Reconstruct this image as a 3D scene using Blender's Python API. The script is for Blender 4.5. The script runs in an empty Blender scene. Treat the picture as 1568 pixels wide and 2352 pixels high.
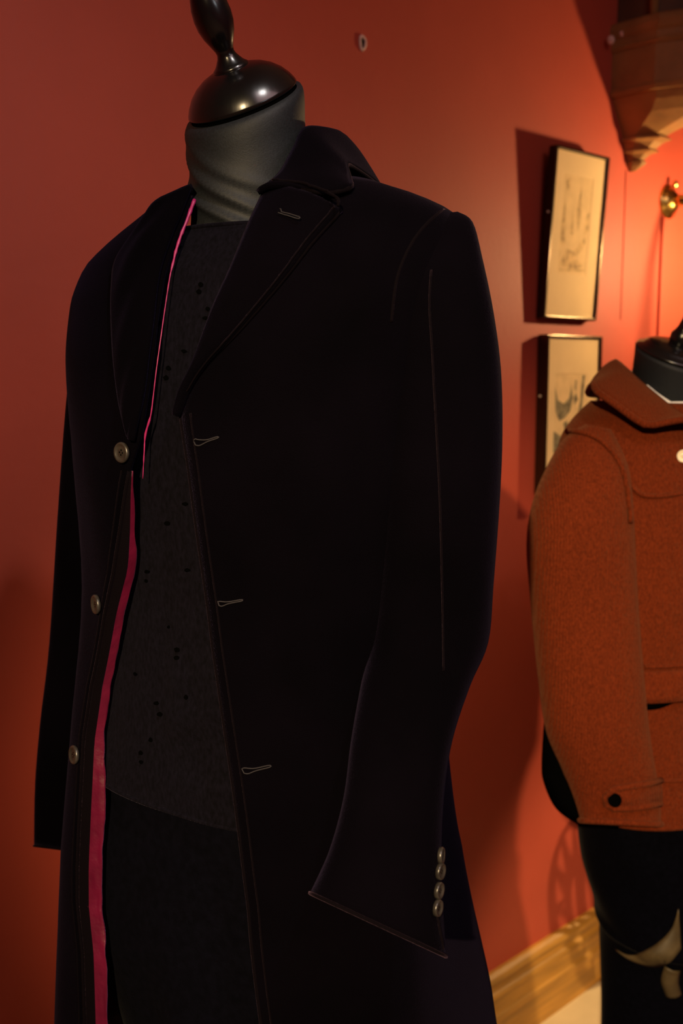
import bpy, bmesh, math, random
from mathutils import Vector, Matrix
from mathutils.bvhtree import BVHTree
from mathutils.noise import noise as pnoise

SC = bpy.context.scene
COL = SC.collection
rnd = random.Random(7)
R = math.radians

# ---------------------------------------------------------------- camera
EYE = 1.73
F_PX = 2350.0
PITCH = R(7.9)
cam_d = bpy.data.cameras.new('camera'); cam = bpy.data.objects.new('camera', cam_d); COL.objects.link(cam)
cam.location = (0, 0, EYE); cam.rotation_euler = (math.pi/2 - PITCH, 0, 0)
cam_d.sensor_fit = 'VERTICAL'; cam_d.sensor_height = 36.0; cam_d.sensor_width = 24.0
cam_d.lens = 36.0*F_PX/2352.0
cam_d.clip_start = 0.02
cam_d.dof.use_dof = True; cam_d.dof.focus_distance = 0.93; cam_d.dof.aperture_fstop = 6.3
SC.camera = cam

# ---------------------------------------------------------------- wall frame of reference: s along the wall, n off it, h above eye level
ANG = R(47.0); WALL_D = 1.5
DV = Vector((math.sin(ANG), math.cos(ANG), 0)); NV = Vector((math.cos(ANG), -math.sin(ANG), 0))
def wp(s, n, h): return DV*s + NV*(n - WALL_D) + Vector((0, 0, EYE + h))

# ---------------------------------------------------------------- light and exposure
w = bpy.data.worlds.new('world'); SC.world = w; w.use_nodes = True
w.node_tree.nodes['Background'].inputs[0].default_value = (0.30, 0.16, 0.12, 1)
w.node_tree.nodes['Background'].inputs[1].default_value = 0.02
SC.view_settings.view_transform = 'Standard'; SC.view_settings.look = 'None'
SC.view_settings.gamma = 1.0; SC.view_settings.use_curve_mapping = False
SC.view_settings.exposure = 0.0

def spot(name, loc, target, power, color, size, radius, blend=0.6):
    l = bpy.data.lights.new(name, 'SPOT'); l.energy = power; l.color = color
    l.spot_size = R(size); l.spot_blend = blend; l.shadow_soft_size = radius
    o = bpy.data.objects.new(name, l); COL.objects.link(o); o.location = loc
    o.rotation_euler = (Vector(target) - Vector(loc)).to_track_quat('-Z', 'Y').to_euler()
    return o
# gallery spot behind the photographer on the left, throws the coat's shadow on the wall
spot('room_spot', wp(-1.74, 2.6, 1.0), wp(2.18, 0.0, -1.15), 860, (1.0, 0.72, 0.38), 27, 0.022, 0.9)
# unseen spot added on the right: lights the lower wall, casts the hoop's shadow
LOW = wp(4.5, 1.6, 0.9)
spot('room_spot', LOW, wp(2.46, 0.0, -1.42), 480, (1.0, 0.72, 0.36), 20, 0.02, 0.7)
# spot above the photographer's right shoulder, aimed at the velvet coat
spot('room_spot', (0.62, -0.30, EYE+1.60), (-0.22, 1.20, EYE-0.10), 60, (1.0, 0.97, 0.92), 56, 0.06, 1.0)
# spot for the jacket from the right of the room
spot('room_spot', (2.5, 1.0, EYE+0.8), (0.60, 1.65, EYE-0.45), 36, (1.0, 0.70, 0.42), 40, 0.05, 1.0)
# cooler window-like fill from the room on the right
def area(name, loc, target, power, color, sx, sy):
    l = bpy.data.lights.new(name, 'AREA'); l.shape = 'RECTANGLE'; l.size = sx; l.size_y = sy
    l.energy = power; l.color = color
    o = bpy.data.objects.new(name, l); COL.objects.link(o); o.location = loc
    o.rotation_euler = (Vector(target) - Vector(loc)).to_track_quat('-Z', 'Y').to_euler()
    return o
area('room_fill', (1.6, -1.1, EYE+0.8), (-0.1, 1.0, EYE-0.2), 3.0, (0.90, 0.95, 1.0), 0.5, 0.4)
area('ceiling_fill', (1.2, -0.6, EYE+1.5), (0.6, 0.6, 0.0), 17.0, (1.0, 0.62, 0.62), 1.6, 1.2)  # unseen area light added overhead as ambient fill
LAMP = (2.66, 0.38, 0.30)          # s, n, h of the glowing bulb on the sconce arm
LAMP_POWER = 1280.0                 # emission strength of the bulb glass

# ---------------------------------------------------------------- projection helpers (points at a real depth Y)
CP, SP = math.cos(PITCH), math.sin(PITCH)
def ray(px, py):
    a = (px-784)/F_PX; b = (1176-py)/F_PX
    return Vector((a, CP + b*SP, -SP + b*CP))
def pt(px, py, Y):
    d = ray(px, py); return Vector((0, 0, EYE)) + d*(Y/d.y)
def onwall(px, py, n=0.0):
    d = ray(px, py); t = (n - WALL_D)/d.dot(NV); p = Vector((0, 0, EYE)) + d*t
    return p.dot(DV), p.z - EYE

# ---------------------------------------------------------------- materials
def lin(c):
    return tuple((v/255/12.92 if v/255 <= 0.04045 else ((v/255+0.055)/1.055)**2.4) for v in c) + (1,)
def newmat(name):
    m = bpy.data.materials.new(name); m.use_nodes = True
    return m, m.node_tree, m.node_tree.nodes['Principled BSDF']
def mat(name, col, rough=0.6, metal=0.0, noise=None, bump=0.0, bscale=200.0, sheen=0.0, sheen_tint=None, sheen_rough=0.3,
        spec=0.5, coat=0.0, stretch=(1, 1, 1), aniso=0.0):
    m, nt, b = newmat(name); N, L = nt.nodes, nt.links
    b.inputs['Base Color'].default_value = tuple(col)+(1,) if len(col) == 3 else col
    b.inputs['Roughness'].default_value = rough; b.inputs['Metallic'].default_value = metal
    b.inputs['Specular IOR Level'].default_value = spec
    b.inputs['Coat Weight'].default_value = coat
    if sheen:
        b.inputs['Sheen Weight'].default_value = sheen; b.inputs['Sheen Roughness'].default_value = sheen_rough
        if sheen_tint: b.inputs['Sheen Tint'].default_value = tuple(sheen_tint)+(1,)
    tc = N.new('ShaderNodeTexCoord'); mp = N.new('ShaderNodeMapping'); mp.inputs['Scale'].default_value = stretch
    L.new(tc.outputs['Object'], mp.inputs[0])
    if noise:                                    # (scale, amount, detail)
        n = N.new('ShaderNodeTexNoise'); n.inputs['Scale'].default_value = noise[0]; n.inputs['Detail'].default_value = noise[2]
        L.new(mp.outputs[0], n.inputs[0])
        r = N.new('ShaderNodeMapRange'); r.inputs['From Min'].default_value = 0.3; r.inputs['From Max'].default_value = 0.7
        r.inputs['To Min'].default_value = 1-noise[1]; r.inputs['To Max'].default_value = 1+noise[1]
        L.new(n.outputs[0], r.inputs[0])
        mx = N.new('ShaderNodeMix'); mx.data_type = 'RGBA'; mx.blend_type = 'MULTIPLY'; mx.inputs[0].default_value = 1
        mx.inputs[6].default_value = b.inputs['Base Color'].default_value
        L.new(r.outputs[0], mx.inputs[7]); L.new(mx.outputs[2], b.inputs['Base Color'])
    if bump:
        n2 = N.new('ShaderNodeTexNoise'); n2.inputs['Scale'].default_value = bscale; n2.inputs['Detail'].default_value = 3
        L.new(mp.outputs[0], n2.inputs[0])
        bp = N.new('ShaderNodeBump'); bp.inputs['Strength'].default_value = 1.0; bp.inputs['Distance'].default_value = bump
        L.new(n2.outputs[0], bp.inputs['Height']); L.new(bp.outputs[0], b.inputs['Normal'])
    return m
M = {}
M['wall'] = mat('red_paint', (0.46, 0.064, 0.033), 0.62, noise=(2.2, 0.10, 5), bump=0.0006, bscale=60)
M['velvet'] = mat('black_velvet', (0.0009, 0.0006, 0.0014), 0.95, spec=0.02, noise=(9, 0.35, 4), bump=0.0006, bscale=900, sheen=0.022, sheen_tint=(0.55, 0.42, 1.0), sheen_rough=0.35)
M['velvet_edge'] = mat('velvet_piping', (0.002, 0.0012, 0.002), 0.9, spec=0.03, bump=0.0004, bscale=900, sheen=0.05, sheen_tint=(0.9, 0.55, 0.9), sheen_rough=0.3)
M['piping'] = mat('magenta_piping', (0.26, 0.012, 0.09), 0.4)
M['lining'] = mat('magenta_satin', (0.075, 0.002, 0.017), 0.34, noise=(30, 0.25, 3), bump=0.0015, bscale=60, sheen=0.4, sheen_tint=(1, 0.3, 0.7))
M['shirt'] = mat('black_knit', (0.0022, 0.0018, 0.0042), 0.95, spec=0.06, noise=(300, 0.45, 2), bump=0.0007, bscale=700, stretch=(1, 1, 0.5), sheen=0.04, sheen_tint=(0.7, 0.6, 1.0))
M['hole'] = mat('deep_shade_black', (0.001, 0.001, 0.001), 1.0, spec=0.0)
M['trouser'] = mat('black_wool', (0.0010, 0.0010, 0.0026), 0.9, spec=0.03, noise=(120, 0.3, 2), sheen=0.02, bump=0.0005, bscale=500)
M['jersey'] = mat('black_jersey', (0.0085, 0.0105, 0.0140), 0.60, spec=0.30, noise=(500, 0.25, 2), bump=0.0002, bscale=900)
M['lacquer'] = mat('black_lacquered_wood', (0.004, 0.004, 0.0045), 0.24, spec=0.6, noise=(14, 0.5, 5), bump=0.0004, bscale=45, stretch=(1, 1, 0.3), coat=0.2)
M['thread'] = mat('grey_thread', (0.022, 0.020, 0.024), 0.9, spec=0.1)
M['thread_dim'] = mat('dark_thread', (0.03, 0.02, 0.028), 0.8)
M['button'] = mat('horn_button', (0.022, 0.019, 0.017), 0.33, noise=(120, 0.4, 3), spec=0.6)
M['tweed'] = mat('rust_wool', (0.108, 0.0165, 0.0038), 0.95, spec=0.08, noise=(260, 0.32, 3), bump=0.0016, bscale=330, sheen=0.10, sheen_tint=(1, 0.5, 0.25), stretch=(1.5, 1.5, 0.8))
M['white_cotton'] = mat('white_cotton', (0.75, 0.72, 0.68), 0.8)
M['pearl'] = mat('cream_button', (0.75, 0.62, 0.42), 0.4)
M['frame'] = mat('black_gilt_frame', (0.055, 0.030, 0.012), 0.24, metal=0.85, spec=0.7)
M['frame_side'] = mat('black_frame_side', (0.006, 0.004, 0.004), 0.5)
M['mount'] = mat('cream_mount', (0.72, 0.50, 0.25), 0.8, noise=(12, 0.05, 3))
M['paper'] = mat('buff_paper', (0.70, 0.48, 0.235), 0.85, noise=(40, 0.08, 4))
M['ink_faint'] = mat('sepia_ink', (0.56, 0.37, 0.17), 0.9, noise=(60, 0.4, 4))
M['ink_dark'] = mat('charcoal_ink', (0.19, 0.15, 0.08), 0.9, noise=(60, 0.6, 4))
M['brass'] = mat('polished_brass', (0.72, 0.47, 0.13), 0.22, metal=1.0, noise=(50, 0.25, 3))
M['oak'] = mat('golden_oak', (0.42, 0.20, 0.030), 0.5, noise=(5, 0.28, 6), bump=0.0006, bscale=60, stretch=(1, 1, 14))
M['carved'] = mat('brown_carved_wood', (0.30, 0.15, 0.05), 0.48, noise=(9, 0.30, 5), bump=0.001, bscale=60)
M['carved_dark'] = mat('dark_shaft_wood', (0.10, 0.05, 0.025), 0.6, noise=(9, 0.30, 5))
M['floor'] = mat('pale_floor', (0.62, 0.48, 0.28), 0.55, noise=(8, 0.10, 6), bump=0.0005, bscale=50)
M['ceiling'] = mat('ceiling_plaster', (0.30, 0.16, 0.12), 0.9, noise=(3, 0.1, 3))
M['plaster'] = mat('chipped_plaster', (0.72, 0.50, 0.42), 0.9, noise=(200, 0.3, 3))
M['iron'] = mat('black_iron', (0.02, 0.02, 0.02), 0.5, metal=0.6)
M['rawhide'] = mat('dark_cane', (0.06, 0.03, 0.015), 0.6)
m, nt, b = newmat('frame_glass'); nt.nodes.remove(b)
fr = nt.nodes.new('ShaderNodeFresnel'); fr.inputs[0].default_value = 1.45
tr = nt.nodes.new('ShaderNodeBsdfTransparent'); gl = nt.nodes.new('ShaderNodeBsdfGlossy'); gl.inputs['Roughness'].default_value = 0.03
ms = nt.nodes.new('ShaderNodeMixShader'); nt.links.new(fr.outputs[0], ms.inputs[0]); nt.links.new(tr.outputs[0], ms.inputs[1]); nt.links.new(gl.outputs[0], ms.inputs[2])
nt.links.new(ms.outputs[0], nt.nodes['Material Output'].inputs[0]); M['glass'] = m
m, nt, b = newmat('glowing_bulb'); b.inputs['Emission Color'].default_value = (1.0, 0.66, 0.30, 1); b.inputs['Emission Strength'].default_value = LAMP_POWER
b.inputs['Base Color'].default_value = (1, 0.9, 0.7, 1); M['bulb'] = m

_nt = M['tweed'].node_tree; _b = _nt.nodes['Principled BSDF']
_wv = _nt.nodes.new('ShaderNodeTexWave'); _wv.inputs['Scale'].default_value = 75; _wv.inputs['Distortion'].default_value = 2.5; _wv.inputs['Detail'].default_value = 2
_tc = _nt.nodes.new('ShaderNodeTexCoord'); _nt.links.new(_tc.outputs['Object'], _wv.inputs[0])
_bp = _nt.nodes.new('ShaderNodeBump'); _bp.inputs['Distance'].default_value = 0.0008; _nt.links.new(_wv.outputs['Fac'], _bp.inputs['Height'])
_old = _b.inputs['Normal'].links[0].from_socket; _nt.links.new(_old, _bp.inputs['Normal']); _nt.links.new(_bp.outputs[0], _b.inputs['Normal'])
# ---------------------------------------------------------------- building helpers
def link(name, me, m, parent=None, smooth=True):
    if smooth:
        for p in me.polygons: p.use_smooth = True
    if m is not None:
        me.materials.clear(); me.materials.append(M[m])
    o = bpy.data.objects.new(name, me); COL.objects.link(o)
    if parent is not None: o.parent = parent; o.matrix_parent_inverse = parent.matrix_basis.inverted()
    return o
def mk(name, vs, fs, m, parent=None, smooth=True):
    me = bpy.data.meshes.new(name); me.from_pydata([tuple(v) for v in vs], [], fs); me.update()
    return link(name, me, m, parent, smooth)
def solid(o, t, off=-1.0):
    md = o.modifiers.new('thickness', 'SOLIDIFY'); md.thickness = t; md.offset = off; md.use_rim = True; return o
def bevel(o, wd, seg=2):
    md = o.modifiers.new('bevel', 'BEVEL'); md.width = wd; md.segments = seg; md.limit_method = 'ANGLE'; return o
def thing(name, label, cat, loc, group=None):
    o = bpy.data.objects.new(name, None); COL.objects.link(o); o.location = loc; o.empty_display_size = 0.05
    return tag(o, label, cat, group)
def tag(o, label, cat, group=None):
    o['label'] = label; o['category'] = cat
    if group: o['group'] = group
    return o
def struct(o): o['kind'] = 'structure'; return o
def grid(rows, closed=False):
    vs = [p for r in rows for p in r]; n = len(rows[0]); fs = []
    for i in range(len(rows)-1):
        for j in range(n if closed else n-1):
            k = (j+1) % n
            fs.append((i*n+j, i*n+k, (i+1)*n+k, (i+1)*n+j))
    return vs, fs
def cat(p0, p1, p2, p3, t):
    return 0.5*((2*p1) + (p2-p0)*t + (2*p0-5*p1+4*p2-p3)*t*t + (3*p1-p0-3*p2+p3)*t*t*t)
def spline(P, n):
    """n points evenly spread (by chord length) on the Catmull-Rom curve through P"""
    out = []
    for i in range(len(P)-1):
        a = P[max(i-1, 0)]; b_ = P[i]; c = P[i+1]; d = P[min(i+2, len(P)-1)]
        for k in range(12): out.append(cat(a, b_, c, d, k/12))
    out.append(P[-1])
    L = [0.0]
    for i in range(1, len(out)): L.append(L[-1] + (out[i]-out[i-1]).length)
    res = []; j = 0
    for k in range(n):
        t = L[-1]*k/(n-1)
        while j < len(L)-2 and L[j+1] < t: j += 1
        u = (t-L[j])/max(L[j+1]-L[j], 1e-9)
        res.append(out[j].lerp(out[j+1], min(max(u, 0), 1)))
    return res
def tube(name, P, r, m, parent=None, seg=8, closed=False, smooth=True):
    if not isinstance(r, (list, tuple)): r = [r]*len(P)
    rows = []; up = None
    for i, p in enumerate(P):
        a = P[(i-1) % len(P)] if closed or i > 0 else P[i]; c = P[(i+1) % len(P)] if closed or i < len(P)-1 else P[i]
        t = (c-a).normalized()
        if up is None:
            up = t.orthogonal().normalized()
        up = (up - t*up.dot(t)).normalized(); sd = t.cross(up)
        rows.append([p + (up*math.cos(2*math.pi*k/seg) + sd*math.sin(2*math.pi*k/seg))*r[i] for k in range(seg)])
    if closed: rows.append(rows[0])
    vs, fs = grid(rows, True)
    if not closed:
        n = seg; fs.append(tuple(reversed(range(n)))); fs.append(tuple(range((len(rows)-1)*n, len(rows)*n)))
    return mk(name, vs, fs, m, parent, smooth)
def lathe(name, prof, m, parent, origin, axis, seg=40, smooth=True):
    """prof: (radius, height) pairs turned about the axis through origin"""
    ax = Vector(axis).normalized(); u = ax.orthogonal().normalized(); v = ax.cross(u)
    rows = [[Vector(origin) + ax*h + (u*math.cos(2*math.pi*k/seg) + v*math.sin(2*math.pi*k/seg))*max(r_, 1e-5) for k in range(seg)] for r_, h in prof]
    vs, fs = grid(rows, True)
    return mk(name, vs, fs, m, parent, smooth)
def box(name, corners8, m, parent=None):
    fs = [(0, 1, 2, 3), (7, 6, 5, 4), (0, 4, 5, 1), (1, 5, 6, 2), (2, 6, 7, 3), (3, 7, 4, 0)]
    return mk(name, corners8, fs, m, parent, False)
def wbox(name, s0, s1, n0, n1, h0, h1, m, parent=None):
    return box(name, [wp(s0, n0, h0), wp(s1, n0, h0), wp(s1, n1, h0), wp(s0, n1, h0), wp(s0, n0, h1), wp(s1, n0, h1), wp(s1, n1, h1), wp(s0, n1, h1)], m, parent)
def interp(T, z):
    """Catmull-Rom interpolation of a table of tuples whose first entry is z, z descending"""
    if z >= T[0][0]: return T[0][1:]
    if z <= T[-1][0]: return T[-1][1:]
    for i in range(len(T)-1):
        if T[i][0] >= z >= T[i+1][0]:
            t = (T[i][0]-z)/(T[i][0]-T[i+1][0]); a = T[max(i-1, 0)]; d = T[min(i+2, len(T)-1)]
            return tuple(cat(a[k], T[i][k], T[i+1][k], d[k], t) for k in range(1, len(T[0])))
def lerp_pts(T, z):
    if z >= T[0][0]: return T[0][1]
    if z <= T[-1][0]: return T[-1][1]
    for i in range(len(T)-1):
        if T[i][0] >= z >= T[i+1][0]:
            t = (T[i][0]-z)/max(T[i][0]-T[i+1][0], 1e-9); return T[i][1]*(1-t)+T[i+1][1]*t
class Form:
    """an upright body of superelliptic sections; local x = wearer's left, y = forward, z above eye level"""
    def __init__(s, cx, cy, facing, table, n=2.3, fold=None, slope=0.0, drop=0.0):
        s.slope = slope; s.drop = drop
        s.c = Vector((cx, cy, EYE)); f = R(facing)      # facing: degrees from 'towards the camera', positive = to the right of the picture
        s.F = Vector((math.sin(f), -math.cos(f), 0)); s.L = Vector((math.cos(f), math.sin(f), 0)); s.T = table; s.n = n; s.fold = fold
    def w(s, x, y, z): return s.c + s.L*x + s.F*y + Vector((0, 0, z))
    def local(s, p):
        d = p - s.c; return Vector((d.dot(s.L), d.dot(s.F), d.z))
    def p(s, z, th, inset=0.0):
        a, bf, bb, cx, cy = interp(s.T, z); e = 2.0/s.n
        sn, cs = math.sin(th), math.cos(th)
        k = 1.0
        if s.fold: k += s.fold(z, th)
        x = (a*k-inset)*math.copysign(abs(sn)**e, sn); y = ((bf if cs > 0 else bb)*k-inset)*math.copysign(abs(cs)**e, cs)
        return s.w(cx+x, cy+y, z + s.lift(z, x))
    def lift(s, z, x): return (s.slope*x - s.drop)*min(max((z+0.12)/0.2, 0), 1)
    def theta(s, P):
        q = s.local(P); q.z -= s.lift(q.z, q.x); a, bf, bb, cx, cy = interp(s.T, q.z); x = (q.x-cx)/a; y = q.y-cy; y /= (bf if y > 0 else bb)
        e = s.n/2.0
        return math.atan2(math.copysign(abs(x)**e, x), math.copysign(abs(y)**e, y))
    def bvh(s, z0, z1, nz=160, nt=120, inset=0.0):
        rows = [[s.p(z0+(z1-z0)*i/nz, 2*math.pi*j/nt, inset) for j in range(nt)] for i in range(nz+1)]
        vs, fs = grid(rows, True); s.tree = BVHTree.FromPolygons([tuple(v) for v in vs], fs)
    def hit(s, px, py, off=0.0):
        d = ray(px, py).normalized(); loc, nor, i, dist = s.tree.ray_cast(Vector((0, 0, EYE)), d)
        if loc is None:
            return None
        if nor.dot(d) > 0: nor = -nor
        return loc + nor*off
def limb(name, secs, m, parent, ratio=0.75, seg=36, n=2.2, rows_per=5, open_end=True, wrinkle=None, thick=0.003):
    """secs: (pxL, pyL, pxR, pyR, Y, ratio) silhouettes of a sleeve seen at real depth Y"""
    C = []; U = []; Rt = []
    for q in secs:
        a = pt(q[0], q[1], q[4]); b_ = pt(q[2], q[3], q[4]); C.append((a+b_)/2); U.append((b_-a)/2); Rt.append(Vector((q[5] if len(q) > 5 else ratio, 0, 0)))
    rows = []; N = (len(secs)-1)*rows_per
    for i in range(N+1):
        k = min(i//rows_per, len(secs)-2); t = i/rows_per-k
        g = lambda A: cat(A[max(k-1, 0)], A[k], A[k+1], A[min(k+2, len(A)-1)], t)
        c, u, r_ = g(C), g(U), g(Rt).x
        view = (c-Vector((0, 0, EYE))).normalized(); un = u.normalized(); v = (view - un*view.dot(un)).normalized()*u.length*r_
        row = []
        for j in range(seg):
            th = 2*math.pi*j/seg; sn, cs = math.sin(th), math.cos(th); e = 2/n
            k2 = 1+(wrinkle(i/N, th) if wrinkle else 0)
            row.append(c + u*math.copysign(abs(cs)**e, cs) + v*math.copysign(abs(sn)**e, sn)*k2)
        rows.append(row)
    vs, fs = grid(rows, True)
    # close the top, which sits inside the shoulder
    fs.append(tuple(range(seg)))
    o = mk(name, vs, fs, m, parent)
    bm = bmesh.new(); bm.from_mesh(o.data); bmesh.ops.recalc_face_normals(bm, faces=bm.faces); bm.to_mesh(o.data); bm.free()
    solid(o, thick, -1.0)
    return o, rows
def strip(name, A, B, m, parent, nu=40, nv=8, bulge=None, thick=0.004):
    """cloth between the 3-D curves A and B; bulge(u, v) lifts it along the outward normal"""
    a = spline(A, nu); b_ = spline(B, nu); rows = []
    for i in range(nu):
        row = []
        for j in range(nv):
            v = j/(nv-1); p = a[i].lerp(b_[i], v)
            if bulge:
                i0, i1 = max(i-1, 0), min(i+1, nu-1); nrm = (a[i1]-a[i0]).cross(b_[i]-a[i])
                if nrm.length > 1e-9:
                    nrm.normalize()
                    if nrm.dot(p-Vector((0, 0, EYE))) > 0 and bulge_cam: nrm = -nrm
                    p = p + nrm*bulge(i/(nu-1), v)
            row.append(p)
        rows.append(row)
    vs, fs = grid(rows); o = mk(name, vs, fs, m, parent); solid(o, thick, 0); return o
bulge_cam = True
def surf_strip(name, form, A, B, m, parent, nu=48, nv=10, off=lambda u, v: 0.004, thick=0.004):
    """cloth laid on a form between two curves of outline points"""
    V = lambda Q: [Vector((x, y, 0)) for x, y in Q]
    a = spline(V(A), nu); b_ = spline(V(B), nu); rows = []
    for i in range(nu):
        row = []
        for j in range(nv):
            q = a[i].lerp(b_[i], j/(nv-1)); p = form.hit(q.x, q.y, off(i/(nu-1), j/(nv-1)))
            if p is None: p = row[-1] if row else (rows[-1][j] if rows else Vector((0, 0, 0)))
            row.append(p)
        rows.append(row)
    vs, fs = grid(rows); o = mk(name, vs, fs, m, parent); solid(o, thick, 0); return o, rows
def surf_line(name, form, Q, m, parent, r=0.0006, off=0.001, n=40, closed=False, seg=6):
    P = [form.hit(q.x, q.y, off) for q in spline([Vector((x, y, 0)) for x, y in Q], n)]
    return tube(name, [p for p in P if p is not None], r, m, parent, seg, closed)
def button(name, pos, axis, r, m, parent, holes=4, upv=None):
    b_ = lathe(name, [(0, 0.0030), (r*0.45, 0.0030), (r*0.62, 0.0026), (r*0.74, 0.0040), (r*0.90, 0.0044), (r, 0.0030), (r*0.98, 0.0008), (r*0.6, 0)], m, parent, pos, axis, 28)
    ax = Vector(axis).normalized(); u = ax.orthogonal().normalized(); v = ax.cross(u)
    for k in range(holes):
        an = math.pi/4 + k*math.pi/2
        lathe('button_hole', [(0, 0.0001), (r*0.09, 0.0)], 'hole', b_, Vector(pos)+ax*0.0031+(u*math.cos(an)+v*math.sin(an))*r*0.22, ax, 8)
    return b_

# ================================================================ THE ROOM
CEIL = 1.75; S0, S1, N1 = -3.2, 5.6, 4.6
wall = struct(wbox('wall_left', S0, S1, -0.12, 0.0, -EYE, CEIL, 'wall'))
struct(wbox('floor', S0, S1, 0.0, N1, -EYE-0.1, -EYE, 'floor'))
struct(wbox('ceiling', S0, S1, -0.12, N1, CEIL, CEIL+0.1, 'ceiling'))
struct(wbox('wall_far', S1, S1+0.1, -0.12, N1, -EYE, CEIL, 'wall'))
struct(wbox('wall_near', S0-0.1, S0, -0.12, N1, -EYE, CEIL, 'wall'))
struct(wbox('wall_right', S0, S1, N1, N1+0.1, -EYE, CEIL, 'wall'))
# skirting board with its stepped moulding, run along the wall
prof = [(0, 0.205), (0.010, 0.205), (0.020, 0.200), (0.024, 0.192), (0.024, 0.184), (0.016, 0.180), (0.016, 0.160), (0.020, 0.155), (0.023, 0.147), (0.020, 0.140), (0.020, 0.105), (0.024, 0.098), (0.024, 0.086), (0.020, 0.080), (0.020, 0.0), (0, 0.0)]
HB = onwall(1240, 2160)[1] + EYE
k = HB/0.205
rows = [[wp(s, n, -EYE+h*k) for n, h in prof] for s in (S0, S1)]
vs, fs = grid(rows); struct(mk('baseboard_left', vs, fs, 'oak', None, False))
# painted cable covers running down the wall
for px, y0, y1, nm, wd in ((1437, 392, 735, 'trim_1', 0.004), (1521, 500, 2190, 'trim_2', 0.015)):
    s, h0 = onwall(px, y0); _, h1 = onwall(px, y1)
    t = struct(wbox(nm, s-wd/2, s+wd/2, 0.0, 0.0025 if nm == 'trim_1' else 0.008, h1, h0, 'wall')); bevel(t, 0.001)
# an old plugged hole with chipped rim
s, h = onwall(831, 99)
c = wp(s, 0, h)
rim = []
for k in range(20):
    a = 2*math.pi*k/20; rim.append(c + (DV*math.cos(a)*0.0075 + Vector((0, 0, 1))*math.sin(a)*0.0125)*(1+0.10*math.sin(3*a+1)) + NV*0.0015)
tube('chipped_rim', rim, 0.0028, 'plaster', wall, 8, True)
mk('drill_hole', [c + (DV*math.cos(2*math.pi*k/16)*0.0066 + Vector((0, 0, 1))*math.sin(2*math.pi*k/16)*0.0112) + NV*0.0012 for k in range(16)], [tuple(range(16))], 'hole', wall, False)

# ================================================================ PICTURES
def picture(label, corners, lean, ink, strokes, mount_in, rail=0.0075, depth=0.022):
    """corners: outline points TL, TR, BR, BL of the front edge; lean = extra stand-off of the top"""
    ps = [onwall(x, y, depth) for x, y in corners]
    s0 = (ps[0][0]+ps[3][0])/2; s1 = (ps[1][0]+ps[2][0])/2; h1 = (ps[0][1]+ps[1][1])/2; h0 = (ps[2][1]+ps[3][1])/2
    th = thing('picture_frame', label, 'picture', wp((s0+s1)/2, 0, h0), 'framed drawings on the red wall')
    def W(u, v, n):       # u 0..W across, v 0..H up, n off the hanging plane
        return wp(s0+u, n+0.004+lean*v/(h1-h0), h0+v)
    Wd, Ht = s1-s0, h1-h0
    def bar(u0, u1, v0, v1, nm):
        o = box(nm, [W(u0, v0, 0), W(u1, v0, 0), W(u1, v1, 0), W(u0, v1, 0), W(u0, v0, depth), W(u1, v0, depth), W(u1, v1, depth), W(u0, v1, depth)], 'frame', th)
        bevel(o, 0.0022, 3)
        return o
    bar(0, rail, 0, Ht, 'frame_rail'); bar(Wd-rail, Wd, 0, Ht, 'frame_rail')
    bar(rail, Wd-rail, 0, rail, 'frame_rail'); bar(rail, Wd-rail, Ht-rail, Ht, 'frame_rail')
    o = box('backing', [W(0.002, 0.002, -0.001), W(Wd-0.002, 0.002, -0.001), W(Wd-0.002, Ht-0.002, -0.001), W(0.002, Ht-0.002, -0.001), W(0.002, 0.002, 0.004), W(Wd-0.002, 0.002, 0.004), W(Wd-0.002, Ht-0.002, 0.004), W(0.002, Ht-0.002, 0.004)], 'frame_side', th)
    # mount with a cut window
    a0, a1, b0, b1 = mount_in; fr_ = depth-0.006
    out = [(rail, rail), (Wd-rail, rail), (Wd-rail, Ht-rail), (rail, Ht-rail)]
    inn = [(a0*Wd, b0*Ht), (a1*Wd, b0*Ht), (a1*Wd, b1*Ht), (a0*Wd, b1*Ht)]
    rows = [[W(u, v, fr_) for u, v in out], [W(u, v, fr_) for u, v in inn], [W(u+(0.002 if i in (0, 3) else -0.002), v+(0.002 if i < 2 else -0.002), fr_-0.0008) for i, (u, v) in enumerate(inn)]]
    vs, fs = grid(rows, True); mk('mount', vs, fs, 'mount', th, False)
    mk('drawing', [W(u, v, fr_-0.0009) for u, v in inn], [(0, 1, 2, 3)], 'paper', th, False)
    for st in strokes:
        vs = [W((a0+(a1-a0)*x)*Wd, (b0+(b1-b0)*y)*Ht, fr_-0.0005) for x, y in st]
        mk('ink_stroke', vs, [tuple(range(len(vs)))], ink, th, False)
    # small hanging eye on the left edge
    lathe('hanging_eye', [(0, 0.004), (0.002, 0.004), (0.003, 0.0025), (0.003, 0)], 'pearl', th, W(-0.001, Ht*0.62, 0.012), -DV, 12)
    return th
up = [[(0.10, 0.92), (0.22, 0.96), (0.24, 0.86), (0.14, 0.83)], [(0.08, 0.30), (0.05, 0.50), (0.12, 0.74), (0.17, 0.52), (0.20, 0.30)], [(0.36, 0.42), (0.40, 0.66), (0.45, 0.40)],
      [(0.52, 0.62), (0.62, 0.90), (0.68, 0.60), (0.62, 0.45)], [(0.84, 0.42), (0.88, 0.62), (0.96, 0.66), (0.97, 0.46)],
      [(0.15, 0.08), (0.10, 0.12), (0.30, 0.26), (0.52, 0.24), (0.88, 0.40), (0.90, 0.34), (0.62, 0.18), (0.86, 0.10), (0.60, 0.06)], [(0.10, 0.055), (0.96, 0.07), (0.96, 0.05), (0.10, 0.035)]]
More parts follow.
